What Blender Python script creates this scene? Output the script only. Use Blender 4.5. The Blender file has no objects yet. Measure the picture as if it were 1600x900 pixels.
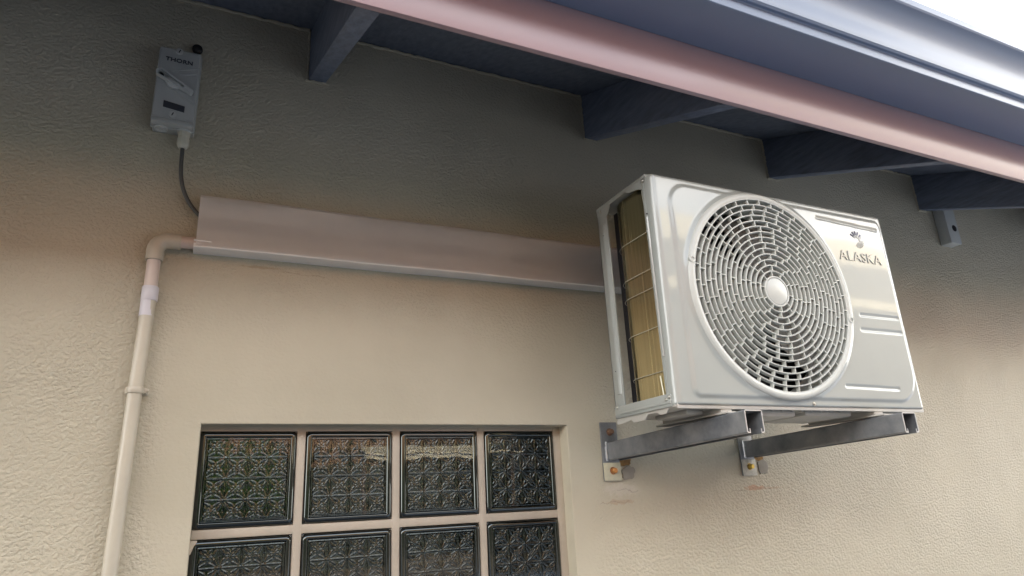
import bpy, bmesh, math, random
from math import sin, cos, tan, pi, radians, sqrt, atan2
from mathutils import Vector, Matrix
random.seed(7)
S = bpy.context.scene
COL = S.collection

# ---------------------------------------------------------------- camera
yaw, pitch, roll = 0.4539, 0.3110, -0.0501
fw = Vector((sin(yaw)*cos(pitch), cos(yaw)*cos(pitch), sin(pitch)))
rt = Vector((cos(yaw), -sin(yaw), 0)); up = rt.cross(fw)
r2 = rt*cos(roll)+up*sin(roll); u2 = -rt*sin(roll)+up*cos(roll)
cam = bpy.data.cameras.new("camera"); camo = bpy.data.objects.new("camera", cam); COL.objects.link(camo)
m = Matrix((r2, u2, -fw)).transposed().to_4x4(); m.translation = Vector((-0.0087, -1.4872, 0))
camo.matrix_world = m
cam.sensor_width = 36; cam.lens = 36*1040.2/1600; cam.clip_start = 0.02; cam.clip_end = 3000
S.camera = camo

# ---------------------------------------------------------------- light
SUN_EL, SUN_AZ = radians(13.3), radians(14)        # sun stands behind the house
sd = Vector((sin(SUN_AZ)*cos(SUN_EL), cos(SUN_AZ)*cos(SUN_EL), sin(SUN_EL)))
w = bpy.data.worlds.new("World"); S.world = w; w.use_nodes = True
nt = w.node_tree; nt.nodes.clear()
sky = nt.nodes.new('ShaderNodeTexSky'); sky.sky_type = 'NISHITA'; sky.sun_disc = False
sky.sun_elevation = SUN_EL; sky.sun_rotation = SUN_AZ; sky.dust_density = 3.0; sky.air_density = 1.0
bg = nt.nodes.new('ShaderNodeBackground'); bg.inputs[1].default_value = 0.15
wo = nt.nodes.new('ShaderNodeOutputWorld')
nt.links.new(sky.outputs[0], bg.inputs[0])
# broken white cloud added over the blue, shaped to brighten the wall
wtc = nt.nodes.new('ShaderNodeTexCoord'); wmp = nt.nodes.new('ShaderNodeMapping'); wmp.inputs['Scale'].default_value = (1, 1, 2.2)
wns = nt.nodes.new('ShaderNodeTexNoise'); wns.inputs['Scale'].default_value = 2.2; wns.inputs['Detail'].default_value = 7; wns.inputs['Roughness'].default_value = .6
wrp = nt.nodes.new('ShaderNodeValToRGB'); wrp.color_ramp.elements[0].position = .30; wrp.color_ramp.elements[1].position = .60
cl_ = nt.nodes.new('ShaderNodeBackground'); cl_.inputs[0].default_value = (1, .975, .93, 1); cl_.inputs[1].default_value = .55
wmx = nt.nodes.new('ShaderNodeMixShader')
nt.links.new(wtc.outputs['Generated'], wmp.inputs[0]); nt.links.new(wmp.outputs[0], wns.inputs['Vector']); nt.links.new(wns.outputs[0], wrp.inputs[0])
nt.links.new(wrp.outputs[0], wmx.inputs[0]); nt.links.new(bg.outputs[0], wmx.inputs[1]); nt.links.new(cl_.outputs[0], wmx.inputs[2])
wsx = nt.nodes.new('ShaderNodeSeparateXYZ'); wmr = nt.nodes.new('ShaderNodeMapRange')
for i_, v_ in enumerate((.44, .60, 1.45, .36)): wmr.inputs[i_+1].default_value = v_  # cloud glow raised low in the sky to light the lower wall
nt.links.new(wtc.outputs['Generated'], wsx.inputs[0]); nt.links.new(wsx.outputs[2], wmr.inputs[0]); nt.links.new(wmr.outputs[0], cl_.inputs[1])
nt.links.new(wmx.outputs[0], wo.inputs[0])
sl = bpy.data.lights.new("sun", 'SUN'); sl.energy = 2.4; sl.angle = radians(0.5); sl.color = (1, .93, .82)
so = bpy.data.objects.new("sun", sl); COL.objects.link(so)
so.rotation_euler = sd.to_track_quat('Z', 'Y').to_euler()
S.view_settings.view_transform = 'Standard'; S.view_settings.look = 'None'
S.view_settings.gamma = 1; S.view_settings.exposure = 2.74; S.view_settings.use_curve_mapping = False
S.render.engine = 'CYCLES'
S.cycles.max_bounces = 10; S.cycles.diffuse_bounces = 5; S.cycles.glossy_bounces = 5
S.cycles.caustics_reflective = False; S.cycles.caustics_refractive = False

# ---------------------------------------------------------------- materials
def mat(name, col, rough=.6, metal=0, coat=0, coat_r=.08, spec=.5, var=0, vscale=8, bump=0, bscale=60, bdist=.002, detail=4, stretch=None, col2=None, rvar=0):
    m = bpy.data.materials.new(name); m.use_nodes = True
    n = m.node_tree; b = n.nodes['Principled BSDF']
    b.inputs['Base Color'].default_value = (*col, 1); b.inputs['Roughness'].default_value = rough
    b.inputs['Metallic'].default_value = metal; b.inputs['Coat Weight'].default_value = coat
    b.inputs['Coat Roughness'].default_value = coat_r; b.inputs['Specular IOR Level'].default_value = spec
    tc = n.nodes.new('ShaderNodeTexCoord'); src = tc.outputs['Object']
    if stretch:
        mp = n.nodes.new('ShaderNodeMapping'); mp.inputs['Scale'].default_value = stretch
        n.links.new(src, mp.inputs[0]); src = mp.outputs[0]
    if var:
        t = n.nodes.new('ShaderNodeTexNoise'); t.inputs['Scale'].default_value = vscale; t.inputs['Detail'].default_value = 6
        t.inputs['Roughness'].default_value = .65
        n.links.new(src, t.inputs['Vector'])
        r = n.nodes.new('ShaderNodeValToRGB'); r.color_ramp.elements[0].position = .3; r.color_ramp.elements[1].position = .7
        c2 = col2 if col2 else tuple(c*(1-var) for c in col)
        r.color_ramp.elements[0].color = (*c2, 1); r.color_ramp.elements[1].color = (*col, 1)
        n.links.new(t.outputs[0], r.inputs[0]); n.links.new(r.outputs[0], b.inputs['Base Color'])
        if rvar:
            mr = n.nodes.new('ShaderNodeMapRange'); mr.inputs['To Min'].default_value = rough-rvar; mr.inputs['To Max'].default_value = rough+rvar
            mr.inputs['From Min'].default_value = .3; mr.inputs['From Max'].default_value = .7
            n.links.new(t.outputs[0], mr.inputs[0]); n.links.new(mr.outputs[0], b.inputs['Roughness'])
    if bump:
        t = n.nodes.new('ShaderNodeTexNoise'); t.inputs['Scale'].default_value = bscale; t.inputs['Detail'].default_value = detail
        n.links.new(src, t.inputs['Vector'])
        bp = n.nodes.new('ShaderNodeBump'); bp.inputs['Strength'].default_value = bump; bp.inputs['Distance'].default_value = bdist
        n.links.new(t.outputs[0], bp.inputs['Height']); n.links.new(bp.outputs[0], b.inputs['Normal'])
        if coat: n.links.new(bp.outputs[0], b.inputs['Coat Normal'])
    if coat > .8: b.inputs['Coat IOR'].default_value = 1.6
    return m

def wall_mat():
    m = bpy.data.materials.new("cream_render"); m.use_nodes = True
    n = m.node_tree; N = n.nodes; L = n.links; b = N['Principled BSDF']
    b.inputs['Roughness'].default_value = .42; b.inputs['Specular IOR Level'].default_value = .45
    tc = N.new('ShaderNodeTexCoord'); P = tc.outputs['Object']
    def noise(sc, det=4, rough=.55, vec=P, dist=0):
        t = N.new('ShaderNodeTexNoise'); t.inputs['Scale'].default_value = sc; t.inputs['Detail'].default_value = det
        t.inputs['Roughness'].default_value = rough; t.inputs['Distortion'].default_value = dist
        L.new(vec, t.inputs['Vector']); return t.outputs[0]
    def mth(op, a, bb=None, c=None):
        t = N.new('ShaderNodeMath'); t.operation = op
        for i, v in enumerate((a, bb, c)):
            if v is None: continue
            if isinstance(v, (int, float)): t.inputs[i].default_value = v
            else: L.new(v, t.inputs[i])
        return t.outputs[0]
    def mr(v, a, bb, c, d):
        t = N.new('ShaderNodeMapRange'); t.interpolation_type = 'SMOOTHSTEP'
        for i, x in enumerate((a, bb, c, d)): t.inputs[i+1].default_value = x
        L.new(v, t.inputs[0]); return t.outputs[0]
    sep = N.new('ShaderNodeSeparateXYZ'); L.new(P, sep.inputs[0]); X, Y, Z = sep.outputs
    # smooth trowelled band round the window opening
    dx = mth('MAXIMUM', mth('SUBTRACT', 0.01, X), mth('SUBTRACT', X, 0.85)); dx = mth('MAXIMUM', dx, 0)
    dz = mth('MAXIMUM', mth('SUBTRACT', Z, 0.178), 0)
    wob = mth('MULTIPLY', mth('SUBTRACT', noise(6, 3), .5), .16)
    d = mth('ADD', mth('SQRT', mth('ADD', mth('MULTIPLY', mth('MULTIPLY', dx, 1.2), mth('MULTIPLY', dx, 1.2)), mth('MULTIPLY', mth('MULTIPLY', dz, .42), mth('MULTIPLY', dz, .42)))), wob)
    rough_mask = mr(d, .055, .16, .16, 1.0)
    mp = N.new('ShaderNodeMapping'); mp.inputs['Scale'].default_value = (1, 1, 1.25); mp.inputs['Rotation'].default_value = (0, .35, 0)
    L.new(P, mp.inputs[0])
    blob = mr(noise(118, 3, .5, mp.outputs[0], .25), .36, .62, 0, 1)
    fine = noise(260, 3, .6)
    big = noise(34, 3, .5, mp.outputs[0], .2)
    h = mth('ADD', mth('MULTIPLY', blob, .75), mth('ADD', mth('MULTIPLY', fine, .32), mth('MULTIPLY', big, .8)))
    h = mth('MULTIPLY', h, mth('MULTIPLY', rough_mask, mr(noise(4.5, 4, .6), .3, .7, .55, 1.3)))
    h = mth('ADD', h, mth('MULTIPLY', noise(9, 3), .9))
    h = mth('ADD', h, mth('MULTIPLY', noise(420, 2), .06))
    bp = N.new('ShaderNodeBump'); bp.inputs['Strength'].default_value = .72; bp.inputs['Distance'].default_value = .0022
    L.new(h, bp.inputs['Height']); L.new(bp.outputs[0], b.inputs['Normal'])
    def mix(fac, a, c):
        t = N.new('ShaderNodeMix'); t.data_type = 'RGBA'
        L.new(fac, t.inputs[0])
        for i, v in ((6, a), (7, c)):
            if isinstance(v, tuple): t.inputs[i].default_value = (*v, 1)
            else: L.new(v, t.inputs[i])
        return t.outputs[2]
    c = mix(mr(noise(1.6, 5, .6), .35, .65, 0, 1), (.465, .42, .315), (.53, .48, .365))
    c = mix(mr(noise(14, 6, .7), .55, .8, 0, .35), c, (.44, .37, .29))
    # grubby scuffs and hairline cracks
    c = mix(mr(noise(55, 5, .75), .66, .78, 0, .35), c, (.25, .21, .17))
    def spot(x, z, rx, rz, col, amt, c, ns=30, lo=.35):
        a = mth('DIVIDE', mth('SUBTRACT', X, x), rx); e = mth('DIVIDE', mth('SUBTRACT', Z, z), rz)
        r = mth('SQRT', mth('ADD', mth('MULTIPLY', a, a), mth('MULTIPLY', e, e)))
        r = mth('ADD', r, mth('MULTIPLY', mth('SUBTRACT', noise(ns, 5, .7), .5), 2.6))
        return mix(mr(r, .5, 1.0, amt, 0), c, col)
    c = spot(1.445, .006, .040, .009, (.46, .22, .11), .6, c, 60)
    c = spot(1.50, .004, .07, .004, (.42, .27, .17), .35, c, 80)
    c = spot(.99, -.012, .05, .008, (.42, .27, .17), .45, c, 60)
    c = spot(1.00, .018, .06, .02, (.62, .56, .48), .5, c, 40)
    c = spot(.10, .522, .05, .004, (.30, .22, .13), .4, c, 90)
    def crack(x0, x1, z0, slope, c, wid=.0012):
        zz = mth('ADD', mth('MULTIPLY', mth('SUBTRACT', X, x0), slope), z0)
        zz = mth('ADD', zz, mth('MULTIPLY', mth('SUBTRACT', noise(45, 4), .5), .02))
        dd = mth('ABSOLUTE', mth('SUBTRACT', Z, zz))
        inx = mth('MULTIPLY', mth('GREATER_THAN', X, x0), mth('LESS_THAN', X, x1))
        return mix(mth('MULTIPLY', mth('LESS_THAN', dd, wid), mth('MULTIPLY', inx, .32)), c, (.16, .13, .10))
    c = crack(.985, 1.05, .018, -.12, c)
    c = crack(.93, 1.02, -.014, .02, c, .0009)
    c = crack(1.36, 1.53, .0, .03, c, .0008)
    c = crack(.14, .24, .516, -.02, c, .0007)
    L.new(c, b.inputs['Base Color'])
    return m

M = {}
M['wall'] = wall_mat()
M['mortar'] = mat('mortar', (.50, .43, .34), .6, var=.15, vscale=20, bump=.5, bscale=40, bdist=.003)
M['rafter'] = mat('timber_flare_tint', (.18, .215, .29), .5, var=.45, vscale=12, bump=.5, bscale=20, bdist=.002, stretch=(6, 1, 6))  # timber lightened toward blue, lens flare put into its base colour
M['tile'] = mat('roof_tile', (.45, .38, .38), .8, var=.35, vscale=14, bump=.5, bscale=60, bdist=.002)
M['fascia'] = mat('fascia_paint', (.36, .25, .275), .32, var=.06, vscale=3, coat=.3, coat_r=.15)
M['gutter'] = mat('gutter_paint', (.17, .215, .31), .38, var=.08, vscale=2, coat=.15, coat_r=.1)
M['acw'] = mat('ac_white_enamel', (.345, .365, .345), .3, coat=.75, coat_r=.05, var=.06, vscale=5, bump=.08, bscale=7, bdist=.004, detail=1)
M['acp'] = mat('ac_white_plastic', (.50, .51, .475), .35, coat=.15)
M['galv'] = mat('galvanised_base_pan', (.50, .48, .44), .5, metal=.15, var=.1, vscale=20)
M['fan'] = mat('fan_plastic', (.20, .20, .19), .5)
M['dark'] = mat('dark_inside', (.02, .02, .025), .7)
M['coil'] = mat('coil_fins', (.80, .70, .42), .22, metal=1, var=.15, vscale=1, stretch=(160, 160, 3), bump=.35, bscale=1, bdist=.003, detail=5, col2=(.50, .45, .28), rvar=.08)
M['wire'] = mat('pale_wire', (.62, .60, .48), .35, metal=.3)
M['screw'] = mat('screw_metal', (.55, .54, .5), .3, metal=.9)
M['steel'] = mat('dark_steel', (.30, .305, .31), .42, metal=.45, var=.35, vscale=18, bump=.2, bscale=40, col2=(.14, .15, .17), rvar=.1)
M['zinc'] = mat('bright_zinc', (.6, .62, .66), .3, metal=.85)
M['primer'] = mat('chipped_cream_paint', (.66, .61, .42), .5, var=.3, vscale=70, bump=.4, bscale=90, col2=(.5, .47, .36))
M['primer2'] = mat('chipped_white_paint', (.60, .58, .50), .5, var=.4, vscale=90, bump=.4, bscale=90, col2=(.4, .38, .32))
M['brass'] = mat('brass_bolt', (.60, .28, .10), .35, metal=.7)
M['brass2'] = mat('yellow_bolt', (.62, .45, .10), .35, metal=.7)
M['rustbolt'] = mat('rusty_bolt', (.22, .12, .07), .7, var=.4, vscale=100)
M['pipe'] = mat('pipe_cream_paint', (.54, .49, .39), .35, var=.12, vscale=10, coat=.2, coat_r=.2)
M['pipe2'] = mat('pipe_pale_pvc', (.62, .52, .46), .35, coat=.2, coat_r=.2)
M['collar'] = mat('white_pvc', (.62, .60, .64), .35, coat=.2)
M['trunk'] = mat('trunking_paint', (.86, .84, .80), .3, var=.04, vscale=22, bump=.1, bscale=8, bdist=.01)
M['grey'] = mat('grey_plastic', (.43, .44, .415), .42, var=.05, vscale=15)
M['grey2'] = mat('pale_grey_plastic', (.52, .53, .50), .36, coat=.2)
M['ink'] = mat('dark_ink', (.035, .04, .05), .5)
M['ink2'] = mat('grey_blue_ink', (.10, .10, .17), .45)
M['silver'] = mat('silver_ink', (.255, .26, .26), .3, coat=.75, coat_r=.05)
M['gland'] = mat('cream_gland', (.60, .57, .46), .4)
M['cable'] = mat('dark_grey_cable', (.085, .085, .08), .5)
M['black'] = mat('black_rubber', (.008, .008, .009), .5)
M['ochre'] = mat('ochre_plaster', (.42, .24, .08), .9, var=.5, vscale=80, bump=.8, bscale=120, bdist=.003, col2=(.2, .12, .06))
M['putty'] = mat('grey_putty', (.33, .30, .25), .7, var=.15, vscale=40, bump=.4, bscale=60, bdist=.002)
M['ground'] = mat('paving', (.095, .105, .125), .85, var=.2, vscale=2, bump=.5, bscale=30)
M['concrete'] = mat('bounce_concrete', (.30, .34, .41), .8, var=.12, vscale=2, bump=.4, bscale=60)
M['nwall'] = mat('yellow_plaster', (.72, .64, .46), .8, var=.1, vscale=3, bump=.4, bscale=80)
M['nroof'] = mat('red_tile', (.17, .09, .06), .75, var=.3, vscale=8)
M['nshade'] = mat('shaded_plaster', (.09, .075, .06), .8, var=.2, vscale=3)  # dark brown puts the shade on a plaster wall into its colour
M['nwall2'] = mat('terracotta_plaster', (.20, .11, .062), .8, var=.15, vscale=1)
M['nbright'] = mat('brown_garden_wall', (.10, .08, .06), .7, var=.05, vscale=3)
M['nfascia'] = mat('brown_board', (.10, .06, .04), .6)
M['hedge'] = mat('dark_hedge', (.030, .036, .028), .7, var=.4, vscale=3)
M['leaf'] = mat('leaf_green', (.07, .13, .03), .5, var=.5, vscale=9, col2=(.03, .07, .015))
M['bark'] = mat('bark', (.12, .08, .05), .9, var=.3, vscale=20)

def glassblock_mat():
    m = bpy.data.materials.new("pressed_glass"); m.use_nodes = True
    n = m.node_tree; b = n.nodes['Principled BSDF']
    b.inputs['Base Color'].default_value = (.085, .094, .095, 1); b.inputs['Metallic'].default_value = 1; b.inputs['Roughness'].default_value = .06
    b.inputs['IOR'].default_value = 1.6; b.inputs['Specular IOR Level'].default_value = .6
    b.inputs['Coat Weight'].default_value = .0; b.inputs['Coat Roughness'].default_value = .02
    return m
M['glass'] = glassblock_mat()
def pane_mat():
    m = bpy.data.materials.new("clear_glass_face"); m.use_nodes = True
    n = m.node_tree; n.nodes.clear(); o = n.nodes.new('ShaderNodeOutputMaterial'); mx = n.nodes.new('ShaderNodeMixShader')
    t = n.nodes.new('ShaderNodeBsdfTransparent'); t.inputs[0].default_value = (.93, .96, .95, 1)
    g = n.nodes.new('ShaderNodeBsdfGlossy'); g.inputs['Roughness'].default_value = .015
    f = n.nodes.new('ShaderNodeFresnel'); f.inputs[0].default_value = 1.55
    tc = n.nodes.new('ShaderNodeTexCoord'); ns = n.nodes.new('ShaderNodeTexNoise'); ns.inputs['Scale'].default_value = 14; ns.inputs['Detail'].default_value = 1
    bp = n.nodes.new('ShaderNodeBump'); bp.inputs['Strength'].default_value = .09; bp.inputs['Distance'].default_value = .002
    L = n.links; L.new(tc.outputs['Object'], ns.inputs['Vector']); L.new(ns.outputs[0], bp.inputs['Height']); L.new(bp.outputs[0], g.inputs['Normal']); L.new(bp.outputs[0], f.inputs['Normal'])
    L.new(f.outputs[0], mx.inputs[0]); L.new(t.outputs[0], mx.inputs[1]); L.new(g.outputs[0], mx.inputs[2]); L.new(mx.outputs[0], o.inputs[0])
    return m
M['pane'] = pane_mat()

# ---------------------------------------------------------------- helpers
class MB:
    def __init__(s): s.bm = bmesh.new()
    def _add(s, verts, faces):
        vs = [s.bm.verts.new(v) for v in verts]; out = []
        for f in faces:
            try: out.append(s.bm.faces.new([vs[i] for i in f]))
            except ValueError: pass
        return vs, out
    def box(s, a, b, bev=0, seg=2, rot=None):
        x0, y0, z0 = a; x1, y1, z1 = b
        v = [(x0,y0,z0),(x1,y0,z0),(x1,y1,z0),(x0,y1,z0),(x0,y0,z1),(x1,y0,z1),(x1,y1,z1),(x0,y1,z1)]
        if rot: v = [rot @ Vector(p) for p in v]
        vs, fs = s._add(v, [(3,2,1,0),(4,5,6,7),(0,1,5,4),(1,2,6,5),(2,3,7,6),(3,0,4,7)])
        if bev:
            es = list({e for f in fs for e in f.edges})
            bmesh.ops.bevel(s.bm, geom=es, offset=bev, segments=seg, profile=.5, affect='EDGES')
        return s
    def cyl(s, p0, p1, r, r1=None, seg=24, caps=True, bev=0):
        p0 = Vector(p0); p1 = Vector(p1); r1 = r if r1 is None else r1
        q = (p1-p0).to_track_quat('Z', 'Y'); A = []; B = []
        for i in range(seg):
            a = 2*pi*i/seg; o = Vector((cos(a), sin(a), 0))
            A.append(p0+q@(o*r)); B.append(p1+q@(o*r1))
        F = [(i, (i+1) % seg, seg+(i+1) % seg, seg+i) for i in range(seg)]
        if caps: F += [tuple(range(seg-1, -1, -1)), tuple(range(seg, 2*seg))]
        vs, fs = s._add(A+B, F)
        if bev:
            es = list({e for f in fs if len(f.verts) > 4 for e in f.edges})
            bmesh.ops.bevel(s.bm, geom=es, offset=bev, segments=2, profile=.5, affect='EDGES')
        return s
    def lathe(s, p0, axis, prof, seg=32, arc=2*pi):
        p0 = Vector(p0); q = Vector(axis).to_track_quat('Z', 'Y'); V = []; n = len(prof)
        closed = arc > 6.28
        m_ = seg if closed else seg+1
        for i in range(m_):
            a = arc*i/seg
            for r, h in prof: V.append(p0+q@Vector((cos(a)*r, sin(a)*r, h)))
        F = []
        for i in range(seg):
            j = (i+1) % m_
            for k in range(n-1): F.append((i*n+k, j*n+k, j*n+k+1, i*n+k+1))
        s._add(V, F); bmesh.ops.remove_doubles(s.bm, verts=s.bm.verts[:], dist=1e-6)
        return s
    def tube(s, pts, r, seg=14, caps=True):
        pts = [Vector(p) for p in pts]; rings = []; n = len(pts)
        prev = None
        for i, p in enumerate(pts):
            t = (pts[min(i+1, n-1)]-pts[max(i-1, 0)]).normalized()
            if prev is None:
                a = Vector((0, 0, 1)) if abs(t.z) < .9 else Vector((0, 1, 0))
                u = t.cross(a).normalized()
            else: u = (prev-t*prev.dot(t)).normalized()
            prev = u; v = t.cross(u)
            rings.append([p+(u*cos(2*pi*k/seg)+v*sin(2*pi*k/seg))*(r[i] if isinstance(r, list) else r) for k in range(seg)])
        V = [x for R in rings for x in R]
        F = [(i*seg+k, i*seg+(k+1) % seg, (i+1)*seg+(k+1) % seg, (i+1)*seg+k) for i in range(n-1) for k in range(seg)]
        if caps: F += [tuple(range(seg-1, -1, -1)), tuple(range((n-1)*seg, n*seg))]
        s._add(V, F); return s
    def prism(s, prof, axis, a, b, bev=0):
        """closed profile of 2D points, swept along axis ('x': prof=(y,z); 'y': prof=(x,z); 'z': prof=(x,y))"""
        def P(u, v, t): return {'x': (t, u, v), 'y': (u, t, v), 'z': (u, v, t)}[axis]
        n = len(prof); V = [P(*p, a) for p in prof]+[P(*p, b) for p in prof]
        F = [(i, (i+1) % n, n+(i+1) % n, n+i) for i in range(n)]+[tuple(range(n-1, -1, -1)), tuple(range(n, 2*n))]
        vs, fs = s._add(V, F)
        if bev:
            es = list({e for f in fs for e in f.edges})
            bmesh.ops.bevel(s.bm, geom=es, offset=bev, segments=2, profile=.5, affect='EDGES')
        return s
    def sheet(s, prof, axis, a, b, th):
        """open profile given thickness"""
        n = len(prof); off = []
        for i in range(n):
            p = Vector(prof[max(i-1, 0)]); q = Vector(prof[min(i+1, n-1)]); t = (q-p).normalized()
            off.append((prof[i][0]-t.y*th, prof[i][1]+t.x*th))
        return s.prism(list(prof)+off[::-1], axis, a, b)
    def build(s, name, material, parent=None, smooth=35, base=None):
        bmesh.ops.recalc_face_normals(s.bm, faces=s.bm.faces[:])
        me = bpy.data.meshes.new(name); s.bm.to_mesh(me); s.bm.free()
        if smooth:
            me.shade_smooth(); me.set_sharp_from_angle(angle=radians(smooth))
        if material: me.materials.append(material)
        return link(name, me, parent)

def link(name, me, parent=None):
    o = bpy.data.objects.new(name, me); COL.objects.link(o)
    if parent is not None:
        o.parent = parent
        if parent.type == 'EMPTY': o.matrix_parent_inverse = Matrix.Translation(-parent.location)
    return o
def tag(o, label=None, cat=None, group=None, kind=None):
    if label: o['label'] = label
    if cat: o['category'] = cat
    if group: o['group'] = group
    if kind: o['kind'] = kind
    return o
def thing(name, loc, label, cat, group=None):
    o = bpy.data.objects.new(name, None); o.location = loc; o.empty_display_size = .1; COL.objects.link(o)
    return tag(o, label, cat, group)
def text_mesh(name, body, size, material, parent, loc, ext=.0006, sx=1.0, rz=0, bold=0, spacing=1.0):
    """lettering that faces -Y; loc = centre"""
    cu = bpy.data.curves.new(name, 'FONT'); cu.body = body; cu.size = size; cu.extrude = ext; cu.align_x = 'CENTER'; cu.align_y = 'CENTER'
    cu.offset = bold; cu.space_character = spacing; cu.resolution_u = 4
    t = bpy.data.objects.new(name, cu); COL.objects.link(t); bpy.context.view_layer.update()
    me = bpy.data.meshes.new_from_object(t); bpy.data.objects.remove(t)
    R = Matrix.Translation(Vector(loc)) @ Matrix.Rotation(-rz, 4, 'Y') @ Matrix.Rotation(pi/2, 4, 'X') @ Matrix.Diagonal((sx, 1, 1, 1))
    me.transform(R); me.materials.clear(); me.materials.append(material); me.name = name
    return link(name, me, parent)
def sm(a, b, x):
    t = min(1, max(0, (x-a)/(b-a))); return t*t*(3-2*t)

GZ = -1.55
# ================================================================ SETTING
g = MB(); g._add([(-400, -400, GZ), (400, -400, GZ), (400, 400, GZ), (-400, 400, GZ)], [(0, 1, 2, 3)])
tag(g.build('ground', M['ground'], smooth=0), kind='structure')

g = MB(); g.box((1.6, -13.5, GZ-.1), (26, -.25, GZ+.02), .01)  # unseen pale slab, added to bounce light up to wall and gutter
tag(g.build('bounce_slab', M['concrete'], smooth=0), kind='structure')
# ---------------------------------------------------------------- the house
house = thing('house', (1.5, 0, GZ), 'cream textured house wall under dark eaves with pink fascia and blue grey gutter', 'house')
OX0, OX1, OZ1, OZ0 = .0096, .8512, .1787, -.453
WX0, WX1, WZ1 = -4.0, 8.0, 1.178
b = MB(); bv = .004
def ring(o, y): return [(OX0-o, y, OZ0-o), (OX1+o, y, OZ0-o), (OX1+o, y, OZ1+o), (OX0-o, y, OZ1+o)]
V = [(WX0, 0, GZ), (WX1, 0, GZ), (WX1, 0, WZ1), (WX0, 0, WZ1)]+ring(bv, 0)+ring(bv*.3, bv*.3)+ring(0, bv)+ring(0, .2)+[(WX0, .2, GZ), (WX1, .2, GZ), (WX1, .2, WZ1), (WX0, .2, WZ1)]
F = []
for k in range(5):
    for i in range(4): F.append((4*k+i, 4*k+(i+1) % 4, 4*(k+1)+(i+1) % 4, 4*(k+1)+i))
for i in range(4): F.append((i, (i+1) % 4, 20+(i+1) % 4, 20+i))
b._add(V, F)
b.build('wall', M['wall'], house, smooth=30)
b = MB(); b.box((WX0, .2, GZ), (WX0+.2, 5, WZ1)); b.box((WX1-.2, .2, GZ), (WX1, 5, WZ1)); b.box((WX0, 4.8, GZ), (WX1, 5, WZ1))
b.build('side_wall', M['nwall'], house, smooth=0)
# rafters
SLP = .40
for i, x in enumerate((-2.9, -2.15, -1.37, -.60, .180, .985, 1.728, 2.532, 3.31, 4.09, 4.87, 5.65, 6.43, 7.2)):
    b = MB()
    prof = [(-.588, 1.030-SLP*.588), (2.4, 1.030+SLP*2.4), (2.4, 1.178+SLP*2.4), (-.588, 1.178-SLP*.588)]
    b.prism(prof, 'x', x, x+.042, bev=.002)
    o = b.build('rafter', M['rafter'], house, smooth=30); o['group'] = 'rafters'
# underlay boarding
b = MB(); b.prism([(-.34, 1.180-SLP*.34), (2.42, 1.180+SLP*2.42), (2.42, 1.192+SLP*2.42), (-.34, 1.192-SLP*.34)], 'x', WX0, WX1)
for yb in (-.575, -.30):
    b.prism([(yb, 1.1805+SLP*yb), (yb+.038, 1.1805+SLP*(yb+.038)), (yb+.038, 1.204+SLP*(yb+.038)), (yb, 1.204+SLP*yb)], 'x', WX0, WX1)
b.build('roof_batten_board', M['rafter'], house, smooth=0)
# roof tiles: rolled courses seen from below at the eaves
b = MB()
def tile_course(y0, y1, lift):
    nx = int((WX1-WX0)/.025); V = []
    for j, y in enumerate((y0, y1)):
        for i in range(nx+1):
            x = WX0+i*.025; ph = (x % .30)/.30
            z = 1.207+SLP*y+lift*(1-j)+.014*abs(sin(2*pi*ph))-.006*(ph > .93)
            V += [(x, y, z), (x, y, z+.013)]
    n2 = (nx+1)*2; F = []
    for i in range(nx):
        a = 2*i
        F += [(a, a+2, n2+a+2, n2+a), (a+1, n2+a+1, n2+a+3, a+3), (a, a+1, a+3, a+2), (n2+a, n2+a+2, n2+a+3, n2+a+1)]
    b._add(V, F)
y = -.66
while y < 2.4:
    tile_course(y, y+.36, .014); y += .32
b.prism([(2.4, 1.19+SLP*2.4), (5.3, 1.19-SLP*.5), (5.3, 1.21-SLP*.5), (2.4, 1.23+SLP*2.4)], 'x', WX0, WX1)
# gable triangles
for xx in (WX0+.01, WX1-.02):
    b.prism([(0, 1.178), (4.8, 1.178), (2.4, 1.17+SLP*2.4)], 'x', xx, xx+.01)
b.build('roof', M['tile'], house, smooth=30)
# uneven plaster lip where the wall meets the roof timbers
RX = (-2.9, -2.15, -1.37, -.60, .180, .985, 1.728, 2.532, 3.31, 4.09, 4.87)
for i in range(len(RX)-1):
    b = MB(); xa, xb = RX[i]+.046, RX[i+1]-.004; rn = random.Random(i+40); n_ = 60
    pts = [(xa+(xb-xa)*k/n_, -.001-rn.uniform(0, .002), 1.1745+rn.uniform(-.0018, .0018)) for k in range(n_+1)]
    b.tube(pts, [rn.uniform(.0028, .0050) for _ in pts], seg=8)
    b.build('plaster_lip', M['wall'], house)
    b = MB(); n_ = 24; x = RX[i+1]-.0025
    pts = [(x+rn.uniform(-.0015, .0010), -.001-rn.uniform(0, .0015), 1.024+.146*k/n_) for k in range(n_+1)]
    b.tube(pts, [rn.uniform(.0018, .0036) for _ in pts], seg=8)
    b.build('plaster_lip', M['wall'], house)
    b = MB(); x = RX[i+1]
    pts = [(x-.006+.056*k/10, -.001-rn.uniform(0, .002), 1.0265+rn.uniform(-.0018, .0016)) for k in range(11)]
    b.tube(pts, [rn.uniform(.002, .0045) for _ in pts], seg=8)
    b.build('plaster_lip', M['wall'], house)
# fascia
b = MB(); b.box((WX0, -.600, .779), (WX1, -.588, .965), .0015)
b.build('fascia_board', M['fascia'], house)
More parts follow.
